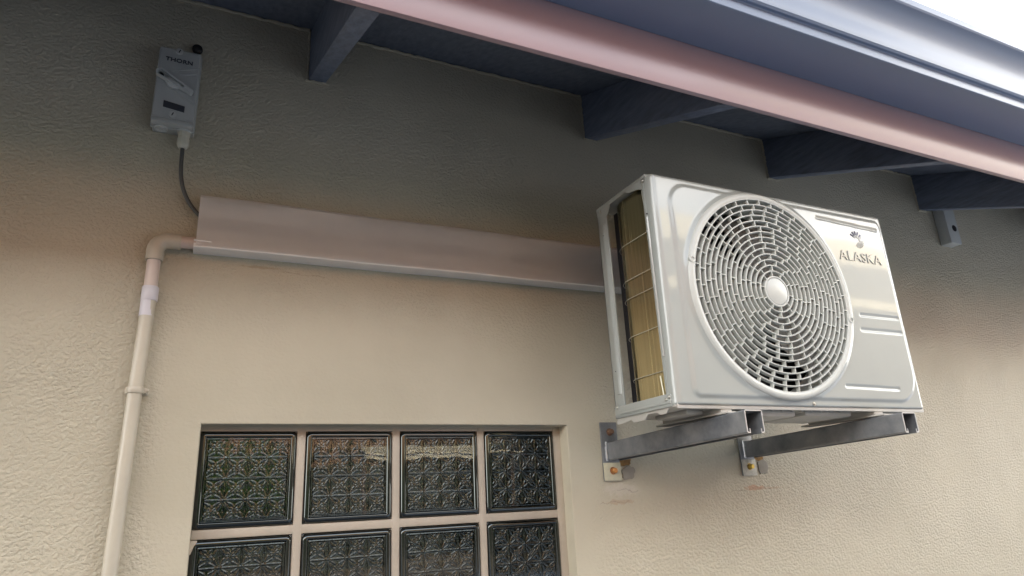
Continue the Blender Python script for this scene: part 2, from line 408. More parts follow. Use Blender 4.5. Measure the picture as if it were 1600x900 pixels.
# gutter (ogee profile, open top)
gp = [(-.6015, 1.03), (-.6015, .896), (-.700, .896), (-.7170, .8962), (-.7190, .8975), (-.7200, .917), (-.7225, .9195), (-.7285, .920), (-.7325, .924), (-.7345, .935),
      (-.735, .955), (-.737, .975), (-.742, .994), (-.750, 1.009), (-.760, 1.019), (-.768, 1.024), (-.7705, 1.028), (-.7715, 1.044), (-.769, 1.048), (-.762, 1.047)]
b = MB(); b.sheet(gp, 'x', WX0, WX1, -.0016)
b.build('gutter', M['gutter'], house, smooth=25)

# window of glass blocks
win = MB()
s_, t_ = .190, .210; xw, zw = .0103, .1679
yf = .034
wo_ = win
wo_.box((OX0-.02, .046, OZ0-.02), (OX1+.02, .12, OZ1+.02))
window = wo_.build('glass_block_window', M['mortar'], house, smooth=0)
# raised mortar joints
b = MB()
for i in range(3):
    x = xw+(i+1)*t_-.020; b.box((x+.0005, .0385, OZ0+.0005), (x+.0195, .047, OZ1-.0005), .003)
for k in range(2):
    z = zw-(k+1)*t_; b.box((OX0+.0005, .0390, z+.0005), (OX1-.0005, .0475, z+.0195), .003)
b.box((xw+3*t_+s_+.0005, .0388, OZ0+.0008), (OX1+.001, .0472, OZ1-.0008), .001)
b.box((OX0-.001, .0392, zw+.0005), (OX1+.001, .0478, OZ1+.001), .001)
b.box((OX0-.001, .0392, OZ0-.001), (OX1+.001, .0478, zw-2*t_-s_-.0005), .001)
b.build('mortar_joint', M['mortar'], window)
# corner dab of plaster that clips the top left corner of the second-row block
def block_mesh():
    n = 150; bm = bmesh.new(); g_ = []
    c = .0415
    for j in range(n+1):
        row = []
        for i in range(n+1):
            # clustered near the edges
            u = i/n; v = j/n
            x = (u-.5)*s_; z = (v-.5)*s_
            ex = s_/2-abs(x); ez = s_/2-abs(z)
            # rounded corner distance
            rc = .012
            if ex < rc and ez < rc: d = rc-sqrt((rc-ex)**2+(rc-ez)**2)
            else: d = min(ex, ez)
            d = max(d, 0)
            h = 0
            er = .008
            if d < er: h += er-sqrt(max(0, er*er-(er-d)**2))   # rounded rim
            h += .0030*sm(.0105, .0125, d)-.0014*sm(.0140, .0155, d)+.0030*sm(.0160, .0175, d)
            q = sm(.0155, .0175, d)
            if q > 0:
                px, pz = x/c, z/c
                fx, fz = px-round(px), pz-round(pz)
                r = sqrt(fx*fx+fz*fz); a = atan2(fz, fx)
                # second lattice of smaller stars at the cell centres
                gx, gz = px-math.floor(px)-.5, pz-math.floor(pz)-.5
                rg = sqrt(gx*gx+gz*gz); ag = atan2(gz, gx)
                ray = (1-abs(sin(6*a)))**3.0*sm(.56, .40, r)*sm(.0, .10, r)
                ray2 = (1-abs(sin(4*ag)))**1.5*sm(.26, .14, rg)*.7
                cr = max(0, 1-abs(fx)/.05, 1-abs(fz)/.05)*.5
                dot = sm(.07, .02, r)*.9
                h -= q*.0022*max(ray, ray2, cr, dot)
            row.append(bm.verts.new((x, h, z)))
        g_.append(row)
    for j in range(n):
        for i in range(n): bm.faces.new((g_[j][i], g_[j][i+1], g_[j+1][i+1], g_[j+1][i]))
    # skirt
    ed = [g_[0][i] for i in range(n+1)]+[g_[j][n] for j in range(1, n+1)]+[g_[n][i] for i in range(n-1, -1, -1)]+[g_[j][0] for j in range(n-1, 0, -1)]
    bk = [bm.verts.new((v.co.x, .05, v.co.z)) for v in ed]
    for i in range(len(ed)):
        k = (i+1) % len(ed); bm.faces.new((ed[i], bk[i], bk[k], ed[k]))
    bmesh.ops.recalc_face_normals(bm, faces=bm.faces[:])
    e_ = s_/2-.0128; pv = [bm.verts.new(p) for p in ((-e_, .0014, -e_), (e_, .0014, -e_), (e_, .0014, e_), (-e_, .0014, e_))]
    bm.faces.new(pv).material_index = 1
    me = bpy.data.meshes.new('glass_block'); bm.to_mesh(me); bm.free(); me.shade_smooth(); me.materials.append(M['glass']); me.materials.append(M['pane'])
    return me
bme = block_mesh()
for k in range(3):
    for i in range(4):
        o = link('glass_block', bme, window)
        o.location = (xw+i*t_+s_/2, yf, zw-k*t_-s_/2)
        o.rotation_euler = (random.uniform(-.006, .006), [0, pi/2, pi, -pi/2][random.randrange(4)]*0, random.uniform(-.006, .006))
b = MB(); b.prism([(OX0-.001, -.042), (.0215, -.042), (.022, -.046), (.016, -.052), (OX0+.003, -.066), (OX0-.001, -.07)], 'y', .0335, .046, .001)
b.build('plaster_dab', M['mortar'], window)

# ================================================================ OBJECTS
# ---------------------------------------------------------------- outdoor unit
AX0, AX1, AZ0, AZ1, AF, AB = .852, 1.612, .168, .677, -.442, -.224
K = .87
ac = thing('air_conditioner', (1.23, -.33, .15), 'white outdoor air conditioning unit with round fan grille on two steel wall brackets', 'air conditioner')
W, H = AX1-AX0, AZ1-AZ0
GX, GZc, GR = AX0+.354*K, .4240, .2425
# front panel heightfield
def seg_d(x, z, x0, z0, x1, z1):
    dx, dz = x1-x0, z1-z0; t = max(0, min(1, ((x-x0)*dx+(z-z0)*dz)/(dx*dx+dz*dz)))
    return sqrt((x-x0-t*dx)**2+(z-z0-t*dz)**2)
def rrect_d(x, z, x0, z0, x1, z1, rr):
    # inside distance, rr = radii (tl, tr, br, bl)
    r = rr[(0 if x < (x0+x1)/2 else 1)] if z > (z0+z1)/2 else rr[(3 if x < (x0+x1)/2 else 2)]
    ex, ez = min(x-x0, x1-x), min(z-z0, z1-z)
    if ex < r and ez < r: return r-sqrt((r-ex)**2+(r-ez)**2)
    return min(ex, ez)
bm = bmesh.new(); nx, nz = 300, 210; G = []
rib = [(.677, .259, .832, .259), (.668, .216, .834, .216), (.562, .056, .768, .053), (.577, .541, .825, .533)]
for j in range(nz+1):
    row = []
    for i in range(nx+1):
        lx, lz = W*i/nx, H*j/nz
        e = min(lx, W-lx); R_ = .016; y_ = 0
        if e < R_: y_ += R_-sqrt(max(0, R_*R_-(R_-e)**2))
        e2 = H-lz; R2 = .007
        if e2 < R2: y_ += R2-sqrt(max(0, R2*R2-(R2-e2)**2))
        if lz < .004: y_ += .004-sqrt(max(0, .004**2-(.004-lz)**2))
        d = rrect_d(lx, lz, .042, .012, W-.018, H-.014, (.055, .02, .075, .02))
        y_ -= .005*sm(0, .010, d)
        rg = sqrt((lx+AX0-GX)**2+(lz+AZ0-GZc)**2)
        y_ -= .004*sm(GR+.012, GR-.002, rg)
        for q in rib:
            dd = seg_d(lx, lz, *[v*K for v in q]); hgt = -.0026 if q is not rib[3] else -.0018
            y_ -= hgt*sm(.0048, .0022, dd)
        row.append(bm.verts.new((AX0+lx, AF+.005+y_, AZ0+lz)))
    G.append(row)
for j in range(nz):
    for i in range(nx):
        q = (G[j][i], G[j][i+1], G[j+1][i+1], G[j+1][i])
        if all(sqrt((v.co.x-GX)**2+(v.co.z-GZc)**2) < GR-.004 for v in q): continue
        bm.faces.new(q)
def skirt(vs, dep):
    bk = [bm.verts.new((v.co.x, dep, v.co.z)) for v in vs]
    for i in range(len(vs)-1): bm.faces.new((vs[i], bk[i], bk[i+1], vs[i+1]))
skirt([G[j][0] for j in range(nz+1)], AF+.036)
skirt([G[j][nx] for j in range(nz+1)], AB)
skirt([G[nz][i] for i in range(nx+1)], AF+.03)
skirt([G[0][i] for i in range(nx+1)], AF+.03)
for v in [v for v in bm.verts if not v.link_faces]: bm.verts.remove(v)
bmesh.ops.recalc_face_normals(bm, faces=bm.faces[:])
me = bpy.data.meshes.new('front_casing'); bm.to_mesh(me); bm.free(); me.shade_smooth(); me.set_sharp_from_angle(angle=radians(50)); me.materials.append(M['acw'])
casing = link('front_casing', me, ac)
# top lid
b = MB(); b.box((AX0-.002, AF+.018, AZ1-.006), (AX1+.0005, AB+.002, AZ1+.0015), .0012)
b.build('top_lid', M['acw'], ac)
# left end: rear corner post, front flange, top flange with a step, bottom rail
b = MB()
b.box((AX0-.001, -.262, AZ0+.004), (AX0+.003, AB, AZ1-.003), .001)
b.box((AX0-.001, AB-.004, AZ0+.004), (AX0+.022, AB, AZ1-.003), .001)
b.prism([(AX0-.003, -.252), (AX0-.001, -.255), (AX0-.001, -.236), (AX0-.003, -.239)], 'z', AZ0+.05, AZ1-.05)
b.build('rear_post', M['acw'], ac)
b = MB()
b.box((AX0-.0012, AF+.028, AZ0+.004), (AX0+.0015, AF+.034, AZ1-.016), .0008)
b.prism([(AX0-.004, AF+.026), (AX0-.004, AF+.029), (AX0-.0012, AF+.031), (AX0-.0012, AF+.024)], 'z', AZ0+.10, AZ1-.10)
b.cyl((AX0+.012, AF+.033, AZ0+.01), (AX0+.012, AF+.033, AZ1-.02), .0025, seg=8)
b.build('front_flange', M['acw'], ac)
b = MB()
tp = [(AB, AZ1-.003), (AB, AZ1-.020), (-.262, AZ1-.034), (-.272, AZ1-.026), (-.279, AZ1-.010), (-.345, AZ1-.008), (-.360, AZ1-.016), (-.392, AZ1-.022), (-.408, AZ1-.030), (-.408, AZ1-.003)]
b.prism(tp, 'x', AX0-.0016, AX0+.0012)
b.build('top_flange', M['acw'], ac)
b = MB()
b.box((AX0-.0022, AF+.02, AZ0-.002), (AX0+.002, AB+.001, AZ0+.024), .001)
b.box((AX0-.004, AF+.02, AZ0+.004), (AX0+.0, AB-.02, AZ0+.010), .002)
b.build('bottom_rail', M['acw'], ac)
# base pan, stamped, with drop flange
b = MB()
b.box((AX0+.002, AF+.014, AZ0-.004), (AX1-.004, AB, AZ0+.006), .002)
for (x0, x1, y0, y1, dz) in [(.905, .95, -.40, -.29, .010), (1.04, 1.20, -.41, -.27, .014), (1.23, 1.38, -.41, -.27, .012), (1.50, 1.58, -.40, -.27, .012), (1.05, 1.38, -.262, -.242, .008)]:
    b.box((x0, y0, AZ0-.004-dz), (x1, y1, AZ0-.002), .005)
# scalloped side skirt on the left
sk = [(AF+.035, AZ0-.004), (AF+.045, AZ0-.013), (-.378, AZ0-.013), (-.368, AZ0-.007), (-.335, AZ0-.007), (-.325, AZ0-.017), (-.285, AZ0-.017), (-.275, AZ0-.010), (-.245, AZ0-.014), (AB+.002, AZ0-.014), (AB+.002, AZ0+.003), (AF+.035, AZ0+.003)]
b.prism(sk, 'x', AX0+.002, AX0+.0045)
b.box((AX0+.004, AF+.010, AZ0-.007), (AX1-.003, AF+.0135, AZ0+.003), .001)
for k in range(9): b.cyl((1.10+.03*k, AF+.03, AZ0-.0045), (1.10+.03*k, -.26, AZ0-.0045), .004, seg=8)
b.build('base_pan', M['galv'], ac)
# coil
path = []
for y in (-.408, -.37, -.308): path.append((.866, y))
for a in range(1, 16): th = pi-a*(pi/2)/15; path.append((.929+.063*cos(th), -.308+.063*sin(th)))
path.append((1.2, -.245)); path.append((1.585, -.245))
b = MB(); b.sheet(path, 'z', AZ0+.012, AZ1-.012, -.022)
coil = b.build('coil', M['coil'], ac, smooth=25)
b = MB()
wp = []
for y in (-.408, -.37, -.308): wp.append((.8625, y))
for a in range(1, 14): th = pi-a*(pi/2)/15; wp.append((.929+.0665*cos(th), -.308+.0665*sin(th)))
b.bm.free()
for zz in (.553, .468, .425, .338, .243):
    b = MB(); b.tube([(x, y, zz) for x, y in wp], .0007, seg=6); b.build('guard_wire', M['wire'], ac)
b = MB(); b.tube([(.8655, -.400, AZ0+.02), (.8640, -.401, .4), (.8655, -.402, AZ1-.03)], .0016, seg=6)
for a_, z0, z1 in ((-.385, .19, .235), (-.395, .60, .655), (-.404, .19, .225)): b.tube([(.864, a_, z0), (.8632, a_+.004, z1)], .0016, seg=6)
b.build('edge_tube', M['wire'], ac)
# interior: dark baffle, shroud
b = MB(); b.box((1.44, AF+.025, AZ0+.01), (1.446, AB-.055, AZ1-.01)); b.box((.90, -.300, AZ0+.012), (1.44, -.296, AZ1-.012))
b.box((.892, -.262, AZ0+.012), (.9, -.235, AZ1-.012))  # dark strip put in for the shade in the gap behind the coil
b.build('inner_panel_gap_shade', M['dark'], ac)
b = MB(); b.lathe((GX, AF+.012, GZc), (0, 1, 0), [(GR-.006, 0), (GR-.010, .02), (GR-.014, .075), (GR-.011, .075), (GR-.004, .0)], seg=72)
b.build('fan_shroud', M['acp'], ac)
# fan
b = MB()
def blade(a0, a1):
    na, nr = 18, 10; V = []
    for i in range(na+1):
        for j in range(nr+1):
            t = i/na; r = .042+(GR-.024-.042)*j/nr
            sw = .34*(j/nr)**1.2
            a = a0+(a1-a0)*t+sw
            y = AF+.050+.055*t*(0.35+.65*j/nr)-.008*sin(pi*t)
            V.append((GX+cos(a)*r, y, GZc+sin(a)*r))
    n1 = nr+1; nn = len(V)
    V2 = [(x, y+.003, z) for x, y, z in V]
    F = []
    for i in range(na):
        for j in range(nr):
            a = i*n1+j; F.append((a, a+1, a+n1+1, a+n1)); F.append((nn+a, nn+a+n1, nn+a+n1+1, nn+a+1))
    bd = [j for j in range(n1)]+[i*n1+nr for i in range(1, na+1)]+[na*n1+j for j in range(nr-1, -1, -1)]+[i*n1 for i in range(na-1, 0, -1)]
    for i in range(len(bd)):
        k = (i+1) % len(bd); F.append((bd[i], nn+bd[i], nn+bd[k], bd[k]))
    b._add(V+V2, F)
blade(radians(120), radians(248)); blade(radians(288), radians(371)); blade(radians(14), radians(80))
b.lathe((GX, AF+.046, GZc), (0, 1, 0), [(0, 0), (.038, .002), (.045, .010), (.045, .06), (0, .06)], seg=40)
b.build('fan', M['fan'], ac, smooth=50)
# grille
b = MB()
NR = 14; r0, rN = .0345, GR-.0145
rr = [r0+(rN-r0)*i/NR for i in range(NR+1)]
def gy(r): return AF-.0125+.0060*(r/GR)**2.2
for i, r in enumerate(rr):
    y0 = gy(r); h_ = .00150 if i else .002
    b.lathe((GX, y0, GZc), (0, 1, 0), [(r-h_, .0105), (r-h_, .0008), (r-h_*.4, 0), (r+h_*.4, 0), (r+h_, .0008), (r+h_, .0105), (r-h_, .0105)], seg=120 if r > .1 else 64)
cnt = [10, 10, 12, 14, 16, 18, 20, 22, 24, 26, 29, 32, 34, 37]
for i in range(NR):
    n = cnt[i]; ra, rb = rr[i], rr[i+1]; off = random.uniform(0, 2*pi/n)
    for k in range(n):
        a = 2*pi*k/n+off; w_ = .00095
        ca, sa = cos(a), sin(a); ux, uz = -sa*w_, ca*w_
        ya, yb = gy(ra)+.0006, gy(rb)+.0006; V = []
        for (r, y) in ((ra, ya), (rb, yb)):
            for dy in (0, .010):
                for s in (-1, 1): V.append((GX+ca*r+s*ux, y+dy, GZc+sa*r+s*uz))
        b._add(V, [(0, 1, 5, 4), (2, 6, 7, 3), (0, 4, 6, 2), (1, 3, 7, 5)])
grille = b.build('fan_grille', M['acp'], ac, smooth=35)
b = MB(); ro, ri = GR, GR-.016; yr = AF-.001
b.lathe((GX, yr, GZc), (0, 1, 0), [(ro+.002, .012), (ro+.0018, -.0015), (ro, -.0045), (ro-.004, -.0070), (ro-.008, -.0075), (ri+.003, -.0068), (ri+.0006, -.005), (ri, .006), (ro, .012)], seg=120)
for a in (radians(167), radians(-12)):
    x, z = GX+cos(a)*(GR-.006), GZc+sin(a)*(GR-.006)
    b.lathe((x, yr-.0062, z), (0, -1, 0), [(.0085, -.004), (.0085, .002), (.0075, .0028), (.0045, .0028), (.004, .0005)], seg=20)
b.build('grille_rim', M['acp'], grille)
b = MB()
b.lathe((GX, AF-.0132, GZc), (0, 1, 0), [(0, .0008), (.029, .0008), (.0315, .002), (.0325, .006), (.0325, .012)], seg=48)
b.build('hub_disc', M['acp'], grille)
# screws
def screw(p, ax, r, parent, name='screw', material='screw'):
    b = MB(); b.lathe(p, ax, [(r*1.25, 0), (r*1.25, r*.25), (r*.9, r*.3), (r*.85, r*.8), (r*.6, r*1.0), (.0, r*1.0)], seg=16)
    return b.build(name, M[material], parent)
screw((AX0+.378, AF+.0045, AZ0+.006), (0, -1, 0), .0035, ac)
for y, z in ((-.235, AZ0+.022), (-.418, AZ0+.017), (-.408, AZ0+.013), (-.240, AZ1-.012), (-.415, AZ1-.012), (-.412, .545)):
    screw((AX0-.002, y, z), (-1, 0, 0), .0032, ac)
for y, z in ((-.242, .27), (-.415, .318), (-.417, .585), (-.245, .60)):
    b = MB(); b.cyl((AX0-.0035, y, z), (AX0-.001, y, z), .0014, seg=10); b.build('rivet_hole', M['black'], ac)
# emblem and lettering on the front panel
EX, EZ = AX0+.735*K, AZ0+.492*K
yl = AF-.0008
b = MB(); b2 = MB()
for i in range(5):
    a = radians(38+i*27); r0_, r1_ = .009, .0205
    for mb_, a0, a1 in ((b, .0120, .0225), (b2, .005, .0115)):
        w0, w1 = .0004+.075*(a0-.004), .0004+.095*(a1-.004)
        ca, sa = cos(a), sin(a); P = []
        for r, w_ in ((a0, -w0), (a1, -w1), (a1+.0008, 0), (a1, w1), (a0, w0)):
            P.append((EX-.006+ca*r-sa*w_, EZ+sa*r+ca*w_))
        mb_.prism(P, 'y', yl-.0006, yl+.001)
for i in range(12):
    a = radians(-130+i*17); ca, sa = cos(a), sin(a); P = []
    for r, w_ in ((.004, -.0004), (.019, -.0011), (.0195, 0), (.019, .0011), (.004, .0004)):
        P.append((EX+.000+ca*r-sa*w_, EZ-.004+sa*r+ca*w_))
    b2.prism(P, 'y', yl-.0005, yl+.001)
b.build('emblem', M['ink2'], ac, smooth=0); b2.build('emblem_ray', M['silver'], ac, smooth=0)
text_mesh('lettering', 'ALASKA', .036, M['silver'], ac, (AX0+.728*K, yl-.0006, AZ0+.434*K), sx=1.12, spacing=1.08, bold=.0002)

# ---------------------------------------------------------------- brackets
def bracket(px, ax, paint, bolt, label):
    th = thing('wall_bracket', (px+.025, 0, .04), label, 'bracket', 'steel brackets under the outdoor unit')
    y1 = -.500; zw_, ze = .134, .150; h_ = .045
    b = MB()
    b.box((px, -.0065, .040), (px+.050, -.0005, .186), .0012)
    b.build('back_plate', M['steel'], th)
    b = MB(); b.box((px-.0008, -.0080, .0395), (px+.0508, -.0062, .084), .0008)
    b.build('painted_tab', M[paint], th)
    # channel: open underneath, lips turned in, a little uphill
    w_ = .046; t = .0024; prof = [(0, .006), (0, h_), (w_, h_), (w_, .006)]
    x0 = ax
    pr = [(x0+.009, .0), (x0+.002, .0), (x0, .003), (x0, h_-.003), (x0+.003, h_), (x0+w_-.003, h_), (x0+w_, h_-.003), (x0+w_, .003), (x0+w_-.002, .0), (x0+w_-.009, .0),
          (x0+w_-.009, .009), (x0+w_-.009+.0018, .009), (x0+w_-.009+.0018, t), (x0+w_-t, t+.001), (x0+w_-t, h_-t), (x0+t, h_-t), (x0+t, t+.001), (x0+.009-.0018, t), (x0+.009-.0018, .009), (x0+.009, .009)]
    b = MB(); b.prism(pr, 'y', y1, -.006)
    for v in b.bm.verts:
        f_ = (v.co.y+.006)/(y1+.006); v.co.z += (zw_-h_)*(1-f_)+(ze-h_)*f_
    b.build('arm', M['steel'], th, smooth=30)
    # bright cut end
    b = MB(); b.prism(pr, 'y', y1-.0014, y1-.0002)
    for v in b.bm.verts: v.co.z += ze-h_
    b.build('cut_end', M['zinc'], th, smooth=30)
    # weld bead
    b = MB()
    pts = [(ax-.002+random.uniform(-.001, .001), -.009, .088+k*.0048) for k in range(11)]
    b.tube(pts, [random.uniform(.0022, .0040) for _ in pts], seg=8)
    b.build('weld_bead', M['zinc'], th)
    for zz, mt, rad in ((.161, 'rustbolt', .0062), (.064, bolt, .0065)):
        b = MB(); b.lathe((px+.026, -.007, zz), (0, -1, 0), [(.0095, 0), (.0095, .0015), (.007, .0015), (.007, .0022), (rad, .0022), (rad, .013), (rad-.001, .014), (0, .014)], seg=20)
        b.build('anchor_bolt', M[mt], th)
    b = MB(); b.lathe((px+.026, -.0084, .064), (0, -1, 0), [(.0085, 0), (.0085, .0006), (0, .0006)], seg=20)
    b.build('bolt_hole', M['rustbolt'], th)
    # rubber pad / foot under the unit
    return th
br1 = bracket(.947, .960, 'primer', 'brass', 'steel channel bracket with cream painted tab and copper coloured bolt, nearer the glass block window')
br2 = bracket(1.408, 1.424, 'primer2', 'brass2', 'steel channel bracket with whitish tab and yellow bolt, farther from the glass block window')
# feet of the unit resting on the arms
for x in (.960, 1.424):
    b = MB(); b.box((x+.004, -.452, .1495), (x+.042, -.215, .1535), .001); b.box((x+.008, -.43, .1530), (x+.038, -.235, .166), .003)
    b.build('foot', M['galv'], ac)

# plaster patches by the brackets
def patch(x, z, rx, rz, material, label, seed, name='plaster_patch', th=.0025):
    rnd = random.Random(seed); n = 40; P = []
    ph = [rnd.uniform(0, 6.28) for _ in range(5)]
    for i in range(n):
        a = 2*pi*i/n
        k = 1+.10*sin(2*a+ph[0])+.08*sin(5*a+ph[1])+.06*sin(9*a+ph[2])+.05*sin(14*a+ph[3])
        ca, sa = cos(a), sin(a); p = .75
        P.append((x+rx*k*math.copysign(abs(ca)**p, ca), z+rz*k*math.copysign(abs(sa)**p, sa)))
    b = MB(); b.prism(P, 'y', -th, .001, bev=.0006)
    o = b.build(name, M[material], None); tag(o, label, 'plaster patch'); return o
patch(1.016, .087, .017, .012, 'ochre', 'crumbling ochre plaster patch beside the copper coloured bolt', 1)
patch(1.024, .058, .020, .016, 'putty', 'smooth grey putty patch below the ochre patch by the cream painted tab', 2)
patch(1.478, .090, .015, .010, 'ochre', 'small ochre plaster patch beside the whitish tab with yellow bolt', 3)
patch(1.490, .063, .017, .021, 'putty', 'grey putty patch with cracked rim beside the yellow bolt', 4)

# ---------------------------------------------------------------- trunking
tr = thing('trunking', (.5, 0, .54), 'long pinkish beige metal trunking cover running along the wall to the outdoor unit', 'trunking')
TX0, TX1 = -.034, 1.36
prof = [(-.0005, .664), (-.012, .6665), (-.043, .658), (-.0465, .652), (-.0465, .64), (-.044, .61), (-.0445, .58), (-.0485, .555), (-.0500, .5410)]
b = MB(); nX = 40; n = len(prof)
def trshape(u, x):
    y, z = prof[u]
    wob = .0012*sin(x*9+u*.7)+.0008*sin(x*23)
    return (x, y-(wob if -.0465 < y < -.043 or u > 3 else 0), z+.006*(x-TX0)+.0006*sin(x*14))
rows = [[b.bm.verts.new(trshape(u, TX0+(TX1-TX0)*i/nX)) for u in range(n)] for i in range(nX+1)]
for i in range(nX):
    for u in range(n-1): b.bm.faces.new((rows[i][u], rows[i][u+1], rows[i+1][u+1], rows[i+1][u]))
r = bmesh.ops.solidify(b.bm, geom=b.bm.faces[:], thickness=.0012)
o = b.build('cover', M['trunk'], tr, smooth=28)
b = MB()
for i in range(20):
    x0 = TX0+(TX1-TX0)*i/20-.004*(i == 0); x1 = TX0+(TX1-TX0)*(i+1)/20
    V = []
    for x in (x0, x1):
        dz = .006*(x-TX0)+.0006*sin(x*14)
        for (y, z) in ((-.0005, .5385), (-.0465, .5375), (-.0482, .5390), (-.0482, .5462), (-.046, .5466), (-.0005, .546)): V.append((x, y, z+dz))
    F = [(k, (k+1) % 6, 6+(k+1) % 6, 6+k) for k in range(6)]
    if i == 0: F.append((0, 1, 2, 3, 4, 5))
    b._add(V, F)
bmesh.ops.remove_doubles(b.bm, verts=b.bm.verts[:], dist=1e-5)
b.cyl((TX0-.004, -.047, .5525), (TX0+.03, -.047, .5525), .0022, seg=10)
b.build('base_tray', M['trunk'], tr, smooth=30)

# ---------------------------------------------------------------- conduit
cd = thing('conduit_pipe', (-.115, 0, GZ), 'cream painted conduit pipe going up the wall and turning into the trunking', 'pipe')
PX, PY, R = -.108, -.022, .0130
b = MB(); b.tube([(-.118, PY, GZ), (-.1175, PY, -.5), (-.1165, PY, -.1), (-.1125, PY, .239), (PX, PY, .420)], R, seg=28); b.build('lower_pipe', M['pipe'], cd)
b = MB(); b.tube([(PX, PY, .440), (PX, PY, .530)], R*.97, seg=28); b.tube([(-.085, PY, .553), (-.020, PY, .554)], R*.97, seg=28); b.build('upper_pipe', M['pipe2'], cd)
b = MB()
b.lathe((PX, PY, .420), (0, 0, 1), [(R, 0), (R+.0020, 0), (R+.0026, .001), (R+.0026, .028), (R+.0014, .030), (R, .030)], seg=32)
b.lathe((-.1095, PY, .388), (0, 0, 1), [(R, 0), (R+.0005, .0), (R+.0005, .034)], seg=32)
b.build('coupling', M['collar'], cd)
b = MB(); pts = []; rs = []
rb = .024; ro_ = R+.0035
pts = [(PX, PY, .507), (PX, PY, .5075), (PX, PY, .528)]
for k in range(1, 9): a = k*pi/16; pts.append((PX+rb*(1-cos(a)), PY, .529+rb*sin(a)))
pts += [(PX+rb+.022, PY, .5532), (PX+rb+.0225, PY, .5532)]
b.tube(pts, ro_, seg=32)
b.build('elbow', M['pipe'], cd)
b = MB()
b.lathe((-.1125, PY, .2335), (0, 0, 1), [(R+.0002, 0), (R+.0022, .0), (R+.003, .002), (R+.003, .010), (R+.0022, .012), (R+.0002, .012)], seg=32)
b.box((-.1125-.019, -.006, .2335), (-.1125+.022, -.0005, .2455), .0015); b.box((-.1125+.012, -.024, .2345), (-.1125+.0195, -.004, .2445), .0015)
b.cyl((-.1125+.0185, -.0225, .2395), (-.1125+.0235, -.0225, .2395), .0032, seg=12)
b.build('saddle_clip', M['pipe'], cd)

# ---------------------------------------------------------------- isolator switch
sw = thing('isolator_switch', (-.104, 0, .81), 'grey weatherproof isolator switch box with lever handle and dark lettering', 'switch')
SX0, SX1, SZ0, SZ1, SF = -.146, -.062, .811, 1.003, -.050
b = MB()
b.box((SX0+.002, -.026, SZ0+.001), (SX1+.001, -.0005, SZ1+.006), .004)
b.box((SX0-.001, -.030, SZ0-.0005), (SX1+.002, -.0245, SZ1+.004), .0015)
b.build('back_box', M['grey'], sw)
b = MB()
b.box((SX0, SF, SZ0), (SX1, -.0285, SZ1), .0045, 3)
b.build('cover', M['grey'], sw)
# raised lower rib line, sunken wedge for the handle
b = MB()
b.box((SX0+.001, SF-.0016, SZ0+.0125), (SX1-.001, SF+.002, SZ0+.0165), .0008)
b.build('cover_rib', M['grey'], sw)
b = MB(); b.box((SX0+.001, SF-.0030, SZ0+.001), (SX1-.001, SF+.002, SZ0+.0105), .0015); b.build('cover_foot', M['grey'], sw)
b = MB()
def bar(b, p0, p1, w_, y0, y1, bev=.0005):
    p0 = Vector(p0); p1 = Vector(p1); d = (p1-p0).normalized(); nrm = Vector((-d.y, d.x))*w_
    b.prism([tuple(p0+nrm), tuple(p0-nrm), tuple(p1-nrm), tuple(p1+nrm)], 'y', y0, y1, bev)
bar(b, (-.118, .943), (SX1-.002, .962), .0012, SF-.0015, SF+.001)
bar(b, (-.100, .938), (SX1-.002, .9475), .0012, SF-.0013, SF+.001)
b.build('cover_rib', M['grey'], sw)
b = MB()
bar(b, (-.124, .905), (SX1-.003, .866), .0013, SF-.0015, SF+.001)
bar(b, (-.104, .892), (SX1-.003, .8735), .0010, SF-.0013, SF+.001)
b.build('cover_rib', M['grey'], sw)
b = MB()
b.prism([(-.118, .9435), (SX1-.004, .9605), (SX1-.004, .869), (-.124, .904)], 'y', SF-.0004, SF+.001, 0)
b.build('recess_plate', M['grey'], sw)
# lever: teardrop loop pointing down right, hole at its upper end
lv = MB()
A = Vector((-.137, .928)); B = Vector((-.075, .893)); d = (B-A).normalized(); nn = Vector((-d.y, d.x))
n = 28; out = []; inn = []
def tear(scale_a, rb_, inset):
    P = []
    for k in range(n+1):
        a = pi/2+pi*k/n; P.append(A+d*(cos(a)*scale_a)+nn*(sin(a)*scale_a))
    for k in range(n//2+1):
        a = -pi/2+pi*k/(n//2); P.append(B-d*inset+d*(cos(a)*rb_)+nn*(sin(a)*rb_))
    return P
o1 = tear(.0095, .0052, 0); o2 = tear(.0066, .0022, .018)
V = []; N_ = len(o1)
for y in (SF-.014, SF-.004):
    V += [(p.x, y, p.y) for p in o1]+[(p.x, y, p.y) for p in o2]
F = []
for i in range(N_):
    k = (i+1) % N_
    F += [(i, k, N_+k, N_+i), (2*N_+i, 3*N_+i, 3*N_+k, 2*N_+k), (i, 2*N_+i, 2*N_+k, k), (N_+i, N_+k, 3*N_+k, 3*N_+i)]
lv._add(V, F)
lv.prism([tuple(A+d*.016-nn*.0092), tuple(A+d*.028-nn*.0150), tuple(A+d*.036-nn*.0155), tuple(A+d*.046-nn*.0075), tuple(A+d*.046+nn*.004), tuple(A+d*.016+nn*.004)], 'y', SF-.008, SF+.0, .0015)
lv.build('lever', M['grey2'], sw)
b = MB(); b.lathe((A.x, SF-.0006, A.y), (0, -1, 0), [(0, .001), (.0058, .001), (.0058, 0)], seg=20); b.build('lever_hole', M['black'], sw)
b = MB(); b.prism([(-.1255, .8665), (-.0835, .8595), (-.0835, .8445), (-.1255, .8505)], 'y', SF-.0016, SF, .0003); b.build('rating_label', M['ink'], sw)
